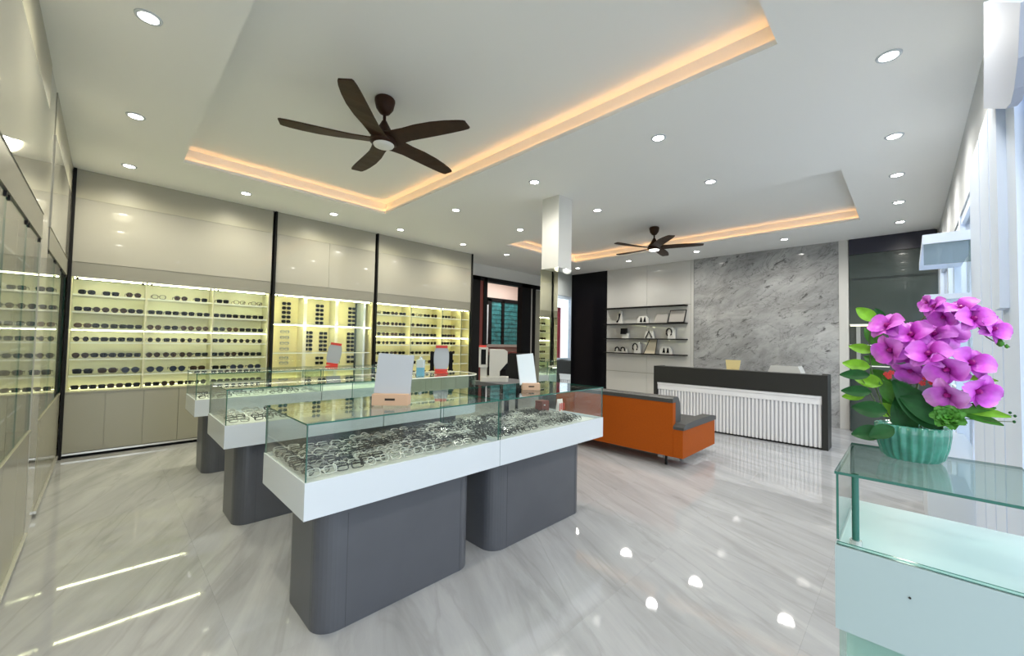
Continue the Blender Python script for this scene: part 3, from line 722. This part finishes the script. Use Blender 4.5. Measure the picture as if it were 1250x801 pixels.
MB().prism(rrect(-.27, .56, .27, 1.16, .10), .20, .29, 'device_dark', 'y').build('backrest', t)
MB().tube([(0, 0, .08), (0, 0, .46)], .028, 'black_metal', 10).build('stem', t)
for k in range(5):
    a = 2*PI*k/5; lg = MB().tube([(0, 0, .09), (.28*math.cos(a), .28*math.sin(a), .06)], [.025, .016], 'black_metal', 6).build('leg', t)
    MB().lathe([(.012, 0), (.026, .012), (.026, .04), (.01, .052)], 10, 'black_metal', (.28*math.cos(a), .28*math.sin(a), 0)).build('castor', lg)
for s_ in (-1, 1):
    MB().tube([(s_*.25, .1, .52), (s_*.30, .08, .70), (s_*.30, -.16, .72)], .02, 'device_dark', 8).build('armrest', t)

# ------------------------------------------------------------------ sofa
t = thing('sofa', 'burnt orange sofa with grey padded back and arm cushions', 'sofa', (4.50, 1.80, 0))
L = 1.62
B((0, .09, .12), (.07, L-.09, .72), 'orange_leather').build('back_shell', t)
B((.005, .0, .12), (1.02, .13, .43), 'orange_leather').build('arm', t, (0, -.02, 0)); B((.005, L-.13, .12), (1.02, L, .43), 'orange_leather').build('arm', t)
for y0 in (-.03, L-.088):
    MB().prism([(.0, .43), (1.04, .43), (1.04, .475), (.9, .50), (.35, .505), (.06, .49), (.0, .46)], y0, y0+.118, 'grey_leather', 'y', smooth=False).build('arm_cushion', t)
bc = MB(); bc.prism([(-.004, .722), (.26, .46), (.28, .62), (.20, .775), (.15, .79), (.0, .785)], .06, L-.06, 'grey_leather', 'y')
bcp = [(.071, .45), (.22, .45), (.20, .70), (.16, .765), (.12, .785), (.02, .785), (-.004, .765), (-.004, .722), (.071, .722)]
MB().prism(bcp, .09, L-.09, 'grey_leather', 'y').build('back_cushion', t)
B((.07, .135, .20), (1.0, L-.135, .32), 'orange_leather').build('seat_base', t)
for a, b in ((.14, L/2-.004), (L/2+.004, L-.14)):
    MB().prism(rrect(.19, .325, 1.0, .45, .05), a, b, 'grey_leather', 'y').build('seat_cushion', t)
for x in (.08, .50):
    for y in (.20, L-.2): MB().tube([(x, y, .0), (x, y, .20)], .016, 'black_metal', 8).build('leg', t)

# ------------------------------------------------------------------ reception desk
t = thing('reception_desk', 'charcoal reception desk with white fluted front', 'desk', (6.82, .78, 0))
B((-.02, .06, .72), (.16, 2.36, 1.0), 'dark_desk').build('upper_band', t)
MB().prism([(-.02, 0), (.30, 0), (.30, 1.0), (.05, 1.02), (-.02, 1.0)], -.005, .06, 'dark_desk', 'y').build('side_panel', t)
MB().prism([(-.02, 0), (.30, 0), (.30, 1.0), (-.02, 1.0)], 2.36, 2.42, 'dark_desk', 'y').build('side_panel', t)
B((.03, .06, .02), (.06, 2.36, .72), 'slat_gap').build('front_panel', t)
B((-.012, .062, .685), (.03, 2.358, .719), 'slat_white').build('upper_rail', t)
B((.0, .062, .60), (.03, 2.358, .684), 'slat_white').build('frieze', t)
ns = 46; pitch = 2.296/ns
sl = B((0, 0, .02), (.020, pitch*.58, .60), 'slat_white').mesh('slat')
for k in range(ns): link('slat', sl, t, (.010, .062+k*pitch+pitch*.2, 0))
B((.0, .062, 0), (.05, 2.358, .019), 'black_metal').build('plinth', t)
B((.16, .06, .74), (.75, 2.36, .77), 'dark_desk').build('worktop', t)
for y in (.06, 2.32): B((.30, y, 0), (.72, y+.04, .74), 'dark_desk').build('leg_panel', t)
t = thing('printer', 'white box-shaped printer on the reception desk', 'printer', (7.30, 1.33, .771), 0)
MB().prism([(-.21, 0), (.21, 0), (.21, .22), (.17, .32), (-.17, .32), (-.21, .22)], -.16, .16, 'panel_white', 'x').build('body', t)
B((-.165, -.15, .0), (-.16, .15, .10), 'cabinet_grey').build('paper_tray', t)
t = thing('desk_calendar', 'small golden card holder standing on the desk', 'card holder', (7.20, 2.05, .771), math.radians(-80))
MB().prism([(-.09, .22), (.09, .22), (.11, .38), (-.11, .38)], -.01, .01, 'gold', 'y').build('card', t, (0, 0, 0), (math.radians(-14), 0, 0))
B((-.04, -.02, 0), (.04, .10, .03), 'gold').build('foot', t); MB().tube([(0, .02, .03), (0, .05, .24)], .012, 'gold', 8).build('stand', t)

# ------------------------------------------------------------------ things on the black wall shelves
def stand(y, z, kind, label, s=1.0):
    t = thing('display_stand', label, 'display stand', (XF-.12, y, z+.0005), -PI/2); t.scale = (s, s, s)
    if kind == 'tall':
        MB().prism([(-.06, 0), (.09, 0), (.07, .30), (.03, .34), (-.01, .26)], .0, .05, 'prop_white', 'y').build('prop', t)
        MB().tube([(-.05, -.012, .04), (.0, -.012, .10), (.02, -.012, .18), (.03, -.012, .25)], [.022, .014, .02, .028], 'sun_black', 8).build('goggles', t)
    elif kind == 'wide':
        MB().prism([(-.14, 0), (.14, 0), (.13, .10), (.08, .17), (-.08, .17), (-.13, .10)], .0, .05, 'prop_white', 'y').build('prop', t)
        for x in (-.04, .05): MB().prism([(x-.03, .03), (x+.03, .03), (x+.012, .14), (x-.004, .14)], -.012, -.001, 'sun_black', 'y').build('glasses', t)
    elif kind == 'box':
        B((-.07, 0, 0), (.10, .05, .12), 'prop_white').build('prop', t)
        MB().prism([(-.10+.001, .10), (.05, .10), (.06, .24), (-.09, .24)], -.03, .03, 'sun_black', 'y').build('glasses', t)
    elif kind == 'peak':
        MB().prism([(-.12, 0), (.12, 0), (.09, .17), (-.08, .17)], .0, .05, 'prop_white', 'y').build('prop', t)
        MB().tube([(-.08, -.012, .01), (.0, -.012, .17), (.07, -.012, .02)], .014, 'sun_black', 6).build('glasses', t)
    elif kind == 'loop':
        MB().prism([(-.07, 0), (.10, 0), (.09, .20), (.05, .25), (-.02, .24), (-.06, .16)], .0, .05, 'prop_white', 'y').build('prop', t)
        MB().tube([(-.03+.06*math.cos(a), -.014, .14+.085*math.sin(a)) for a in [(-.9+i*.42) for i in range(13)]], .013, 'sun_black', 6).build('glasses', t)
    elif kind == 'pair':
        MB().prism([(-.17, 0), (.17, 0), (.14, .10), (-.14, .12)], .0, .06, 'prop_white', 'y').build('prop', t)
        for x in (-.09, .06): MB().tube([(x+.055*math.cos(a), -.014, .06+.07*math.sin(a)) for a in [(-.3+i*.38) for i in range(11)]], .017, 'sun_black', 6).build('glasses', t)
    elif kind == 'plate' or kind == 'plate2':
        w, h = (.16, .22) if kind == 'plate' else (.20, .29)
        MB().prism([(-w, 0), (w-.03, 0), (w, h), (-w+.04, h)], .0, .02, 'frame_black' if kind == 'plate2' else 'plate_grey', 'y').build('frame', t, (0, 0, 0), (math.radians(-10), 0, 0))
        MB().prism([(-w+.025, .02), (w-.05, .02), (w-.02, h-.02), (-w+.055, h-.02)], -.004, -.0005, 'plate_grey', 'y').build('picture', t, (0, 0, 0), (math.radians(-10), 0, 0))
    elif kind == 'easel':
        MB().prism([(-.14, 0), (.12, 0), (.14, .34), (-.02, .34)], .0, .012, 'plate_cream', 'y').build('card', t, (0, 0, 0), (math.radians(-12), 0, 0))
        for x, x2 in ((-.15, -.03), (.13, .15)): MB().tube([(x, -.004, .0), (x2, .066, .338)], .009, 'frame_black', 6).build('edge_rail', t)
for a in ((5.03, 1.86, 'tall', 'tall white stand with black goggles on the plate shelf'), (4.41, 1.86, 'wide', 'low white stand with two black temples on the plate shelf'), (3.97, 1.86, 'plate', 'grey slanted plate leaning on the black shelf'), (3.62, 1.86, 'plate2', 'larger black-edged plate at the shelf end beside marble'),
          (4.87, 1.507, 'box', 'white stand with chunky black mask-like glasses'), (4.25, 1.507, 'peak', 'white stand with inverted-V black temples'), (3.75, 1.507, 'loop', 'white stand with single black loop on the three-stand shelf'),
          (4.97, 1.16, 'pair', 'wide stand with two looped black sunglasses on the lowest shelf'), (4.56, 1.16, 'loop', 'white stand with black loop beside the cream easel card'), (4.23, 1.16, 'easel', 'cream easel card with black edges on the lowest shelf'), (3.86, 1.16, 'wide', 'low white stand with black temples on the lowest shelf')): stand(*a)

# ------------------------------------------------------------------ white rack against the shopfront
t = thing('window_rack', 'white rack with glass shelves standing against the shopfront', 'rack', (3.95, YF, 0))
B((0, .0, 2.105), (1.3, .255, 2.17), 'white_frame').build('top_board', t)
for z in (1.72, 1.33, .94): B((0, .0, z), (1.3, .25, z+.035), 'white_frame').build('shelf', t)
B((.01, .006, 1.96), (.016, .25, 2.105), 'glass_grey', edge='glass_edge_light', thin='x').build('end_pane', t)
B((.01, .006, 1.0), (.016, .14, 1.96), 'glass', edge='glass_edge_light', thin='x').build('end_pane', t)
for x in (.03, 1.25): B((x, .0, 0), (x+.04, .04, 2.105), 'white_frame').build('post', t)
B((0, .0, 0), (1.3, .25, .66), 'box_white').build('base_cabinet', t)

# ------------------------------------------------------------------ glass counter with the orchid
t = thing('orchid_counter', 'white counter with glass top and posts holding the orchid', 'counter', (1.57, .165, 0))
dw, dl = .52, -.42
def cb(a, b, m, nm, **k): return B(a, b, m, **k).build(nm, t)
cb((0, 0, .997), (dw, dl, 1.005), 'glass_tint', 'top_glass', edge='glass_edge', thin='z')
cb((.004, -.004, .787), (.011, dl, .795), 'glass_tint', 'front_glass_lip', edge='glass_edge', thin='x')
cb((.01, -.003, .80), (dw-.01, -.009, .996), 'glass_case', 'side_glass', edge='glass_edge', thin='y')
for x, y in ((.045, -.045), (.045, dl+.03)):
    p_ = MB().tube([(x, y, .80), (x, y, .9965)], .009, 'glass_edge', 10).build('post', t)
    MB().lathe([(.015, .786), (.015, .80)], 12, 'alu', (x, y, 0)).build('post_foot', p_)
cb((0, 0, .54), (dw, dl, .785), 'counter_shaded', 'tray_box')
cb((.01, -.008, .30), (.016, dl, .54), 'glass_tint', 'lower_glass', edge='glass_edge', thin='x')
cb((.03, -.02, 0), (dw, dl, .30), 'box_white', 'base'); cb((.06, -.02, .30), (dw, dl+.02, .538), 'tray_white', 'lower_back')
MB().lathe([(.003, 0), (.003, .002)], 8, 'frame_black', (0, 0, 0)).build('lock', t, (-.001, -.16, .70), (0, -PI/2, 0))

px_, py_ = 1.94, -.004
pot = thing('potted_orchid', 'magenta orchid arrangement in a fluted teal pot on glass counter', 'potted plant', (0, 0, 0))
pot.location = (px_, py_, 1.0055)
po = Vector(pot.location)
MB().lathe([(.062, 0), (.074, .012), (.084, .05), (.089, .09), (.090, .113), (.084, .117), (.078, .112)], 96, 'pot_glaze', smooth=True, flute=.065, nf=22, sx=.85).build('pot', pot)
MB().lathe([(.078, .100), (.05, .108), (.01, .11)], 20, 'soil', sx=.84).build('soil', pot)
def petal_mesh(length, width, cup, m, tipy=.85):
    nu, nv = 7, 6; vs = []
    for i in range(nu+1):
        u = i/nu; w = width*max(.12 if i == 0 else 0, math.sin(PI*min(1, u*.93+.02))**.55)*(1-.1*u)
        for j in range(nv+1):
            v = 2*j/nv-1
            vs.append((v*w/2, -cup*(.35*v*v*w/width+math.sin(u*PI)*.5)+.10*length*u*u+.003*math.sin(7*v+5*u), u*length))
    return MB().add(vs, [(i*(nv+1)+j, i*(nv+1)+j+1, (i+1)*(nv+1)+j+1, (i+1)*(nv+1)+j) for i in range(nu) for j in range(nv)], m, True).mesh('petal')
PET = {m: (petal_mesh(.052, .072, .020, m), petal_mesh(.050, .044, .014, m)) for m in ('petal', 'petal_pale')}
lipm = MB(); lipm.lathe([(.003, -.002), (.007, .004), (.008, .010), (.003, .018)], 10, 'lip_dark'); LIPM = lipm.mesh('blossom')
def blossom(px, py, x, face, roll, m='petal', s=1.0):
    p = onplane('x', x, px, py)
    o = link('blossom', LIPM, pot, p-po, (0, 0, 0)); o.scale = (s, s, s)
    d = (EYE-p).normalized(); d = (d+Vector((0, face[0], face[1]))).normalized()
    q = d.to_track_quat('Z', 'Y') @ Euler((0, 0, roll)).to_quaternion(); o.rotation_mode = 'QUATERNION'; o.rotation_quaternion = q
    for a, k in ((90, 0), (-90, 0), (0, 1), (140, 1), (-140, 1)):
        pe = link('petal', PET[m][k], o)
        # local blossom: facing +Z; petal lies in XY plane
        R_ = Matrix.Rotation(math.radians(a), 4, 'Z') @ Matrix.Rotation(math.radians(-90+(10 if k else 24)), 4, 'X')
        if k: R_ = Matrix.Translation((0, 0, -.003)) @ R_
        pe.matrix_local = R_
    return p
BL = [(1085, 399, 1.93, (.7, .9), .1), (1113, 410, 1.92, (.2, .7), .3), (1139, 409, 1.95, (-.2, .9), -.3), (1089, 427, 1.90, (.8, -.2), .5), (1134, 433, 1.88, (.1, .5), 0), (1158, 411, 1.98, (-.6, .2), .8), (1183, 444, 1.91, (-.7, .6), -.5), (1156, 450, 1.87, (.2, -.4), .4), (1112, 451, 1.93, (.3, -.9), 1.1), (1158, 481, 1.87, (.4, -.6), .2), (1191, 477, 1.89, (-.8, -.3), -.4), (1110, 430, 1.94, (.3, .2), -.2)]
pts_main = []
for i, (a, b, x, f, r) in enumerate(BL): pts_main.append(blossom(a, b, x, f, r, 'petal_pale' if i in (5, 9) else 'petal', 1.12 if i not in (5, 8) else 1.0))
BT = [(1142, 375, 1.90, (.9, .9), .4, .75), (1153, 386, 1.92, (.5, -.6), .1, .8), (1174, 378, 1.90, (.2, 1.3), .7, .9), (1187, 390, 1.88, (-.5, .5), 0, .95), (1210, 402, 1.90, (-1.1, .3), -.6, .9), (1133, 370, 1.91, (1.2, .2), .9, .55)]
top = [blossom(a, b, x, f, r, 'petal', s) for a, b, x, f, r, s in BT]
def stem(pts, r0, r1, m='stem_green', name='stem'):
    P = [Vector(p) for p in pts]; out = []
    for i in range(len(P)-1):
        a, b = P[i], P[i+1]; z = P[max(i-1, 0)]; c = P[min(i+2, len(P)-1)]
        for k in range(5):
            u = k/5; out.append(.5*((2*a)+(b-z)*u+(2*z-5*a+4*b-c)*u*u+(3*a-z-3*b+c)*u**3))
    out.append(P[-1]); n = len(out)
    return MB().tube([p-po for p in out], [r0+(r1-r0)*i/(n-1) for i in range(n)], m, 6).build(name, pot)
root = Vector((px_, py_, 1.10)); back = Vector((.045, 0, 0))
tip = onplane('x', 1.90, 1233, 424)
stem([root, onplane('x', 1.97, 1112, 470), onplane('x', 1.97, 1120, 400), onplane('x', 1.95, 1150, 376), top[3]+back*.5, onplane('x', 1.91, 1205, 412), tip], .004, .0015)
stem([root+Vector((.01, -.01, 0)), onplane('x', 1.98, 1118, 480), pts_main[2]+back, pts_main[5]+back*.4, pts_main[6]+back], .004, .002)
stem([root+Vector((0, .01, 0)), onplane('x', 1.98, 1100, 480), pts_main[3]+back, pts_main[0]+back], .0035, .002)
stem([root+Vector((.0, -.02, 0)), onplane('x', 1.95, 1130, 490), pts_main[9]+back, pts_main[10]+back], .0035, .002)
for q, w in ((onplane('x', 1.90, 1221, 419), .011), (onplane('x', 1.90, 1229, 423), .006)):
    MB().lathe([(w*.25, -w), (w*.75, -w*.4), (w*.8, .2*w), (w*.2, w*1.2)], 10, 'leaf_mid', tuple(q-po)).build('bud', pot)
def leaf(px, py, x, length, width, ang, m, tilt=0.0, bend=.2):
    """a flat-ish leaf whose middle sits at the pixel; ang is its direction in the y-z plane (0 = image right)"""
    p = onplane('x', x, px, py); nu, nv = 8, 4; vs = []
    for i in range(nu+1):
        u = i/nu; w = width*math.sin(PI*(u**.8*.96+.02))**.8
        for j in range(nv+1):
            v = 2*j/nv-1; vs.append(((u-.5)*length, v*w/2, .10*width*abs(v)+bend*length*(.25-(u-.5)**2)))
    o = MB().add(vs, [(i*(nv+1)+j, i*(nv+1)+j+1, (i+1)*(nv+1)+j+1, (i+1)*(nv+1)+j) for i in range(nu) for j in range(nv)], m, True).build('leaf', pot, p-po)
    ca, sa = math.cos(ang), math.sin(ang)
    X = Vector((tilt, -ca, sa)).normalized(); Zd = Vector((-1, 0, .35)); Zd = (Zd-X*Zd.dot(X)).normalized(); Y = Zd.cross(X)
    o.rotation_mode = 'QUATERNION'; o.rotation_quaternion = Matrix((X, Y, Zd)).transposed().to_quaternion()
    return o
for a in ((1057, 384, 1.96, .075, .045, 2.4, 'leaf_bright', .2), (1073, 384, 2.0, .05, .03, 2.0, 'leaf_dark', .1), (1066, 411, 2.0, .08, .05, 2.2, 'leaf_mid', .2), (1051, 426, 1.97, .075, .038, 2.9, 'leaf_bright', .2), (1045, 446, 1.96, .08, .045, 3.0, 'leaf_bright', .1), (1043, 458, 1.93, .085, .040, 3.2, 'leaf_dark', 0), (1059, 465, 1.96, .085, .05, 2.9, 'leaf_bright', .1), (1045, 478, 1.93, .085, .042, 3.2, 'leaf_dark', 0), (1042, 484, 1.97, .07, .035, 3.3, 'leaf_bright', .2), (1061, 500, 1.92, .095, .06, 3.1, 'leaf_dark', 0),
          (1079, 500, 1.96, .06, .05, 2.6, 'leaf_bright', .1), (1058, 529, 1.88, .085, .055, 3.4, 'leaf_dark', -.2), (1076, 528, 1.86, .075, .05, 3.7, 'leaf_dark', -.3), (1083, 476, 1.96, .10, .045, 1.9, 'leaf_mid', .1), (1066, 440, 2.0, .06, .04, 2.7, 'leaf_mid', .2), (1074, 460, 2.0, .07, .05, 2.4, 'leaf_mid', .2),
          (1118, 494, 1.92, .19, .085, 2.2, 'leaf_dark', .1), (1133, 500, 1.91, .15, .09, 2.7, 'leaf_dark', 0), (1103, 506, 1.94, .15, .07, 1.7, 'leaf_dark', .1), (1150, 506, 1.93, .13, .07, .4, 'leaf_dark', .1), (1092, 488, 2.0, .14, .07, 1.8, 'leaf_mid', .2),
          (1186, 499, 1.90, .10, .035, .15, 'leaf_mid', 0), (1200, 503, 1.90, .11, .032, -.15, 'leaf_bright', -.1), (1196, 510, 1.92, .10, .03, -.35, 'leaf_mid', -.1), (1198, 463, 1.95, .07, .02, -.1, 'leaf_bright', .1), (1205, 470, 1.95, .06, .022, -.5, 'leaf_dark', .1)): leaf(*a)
# leafy sprigs carrying the side leaves
stem([root+Vector((0, .03, 0)), onplane('x', 1.96, 1075, 490), onplane('x', 1.97, 1062, 440), onplane('x', 1.98, 1062, 395)], .0025, .0012)
stem([root+Vector((0, .02, 0)), onplane('x', 1.95, 1078, 505), onplane('x', 1.95, 1060, 475), onplane('x', 1.95, 1050, 460)], .0025, .0012)
stem([root+Vector((0, -.03, 0)), onplane('x', 1.93, 1160, 505), onplane('x', 1.91, 1200, 500), onplane('x', 1.90, 1236, 508)], .002, .001)
stem([root+Vector((0, -.03, 0)), onplane('x', 1.93, 1165, 512), onplane('x', 1.91, 1205, 514), onplane('x', 1.90, 1236, 515)], .002, .001)
stem([root+Vector((0, -.02, 0)), onplane('x', 1.95, 1165, 480), onplane('x', 1.95, 1210, 482)], .002, .001)
for q in ((1239, 508), (1233, 504), (1238, 515), (1215, 481)):
    MB().lathe([(.002, -.004), (.004, 0), (.002, .004)], 8, 'leaf_dark', tuple(onplane('x', 1.90, *q)-po)).build('berry', pot)
# green rosette
rc = onplane('x', 1.84, 1157, 512)
ro = MB().lathe([(.004, -.012), (.016, -.006), (.018, .004), (.006, .014)], 12, 'leaf_mid').build('rosette', pot, rc-po)
rp = petal_mesh(.044, .044, .016, 'leaf_mid')
for ring, (n_, tl, s_) in enumerate(((7, -62, 1.0), (6, -40, .85), (5, -18, .65))):
    for k in range(n_):
        pe = link('petal', rp, ro)
        pe.matrix_local = Matrix.Rotation(math.radians(-60), 4, 'Y') @ Matrix.Rotation(2*PI*(k+.4*ring)/n_, 4, 'Z') @ Matrix.Rotation(math.radians(tl), 4, 'X') @ Matrix.Scale(s_, 4)
for q in ((1082, 457), (1088, 455), (1085, 460), (1130, 462), (1135, 458), (1137, 467), (1126, 468)):
    c_ = onplane('x', 1.91, *q)-po
    fl = MB()
    for k in range(5):
        a = 2*PI*k/5; fl.prism([(c_.y+.002*math.cos(a-1), c_.z+.002*math.sin(a-1)), (c_.y+.009*math.cos(a-.4), c_.z+.009*math.sin(a-.4)), (c_.y+.009*math.cos(a+.4), c_.z+.009*math.sin(a+.4)), (c_.y+.002*math.cos(a+1), c_.z+.002*math.sin(a+1))], c_.x-.001+.0007*k, c_.x+.001+.0007*k, 'red_flower', 'x')
    fl.build('red_flower', pot)
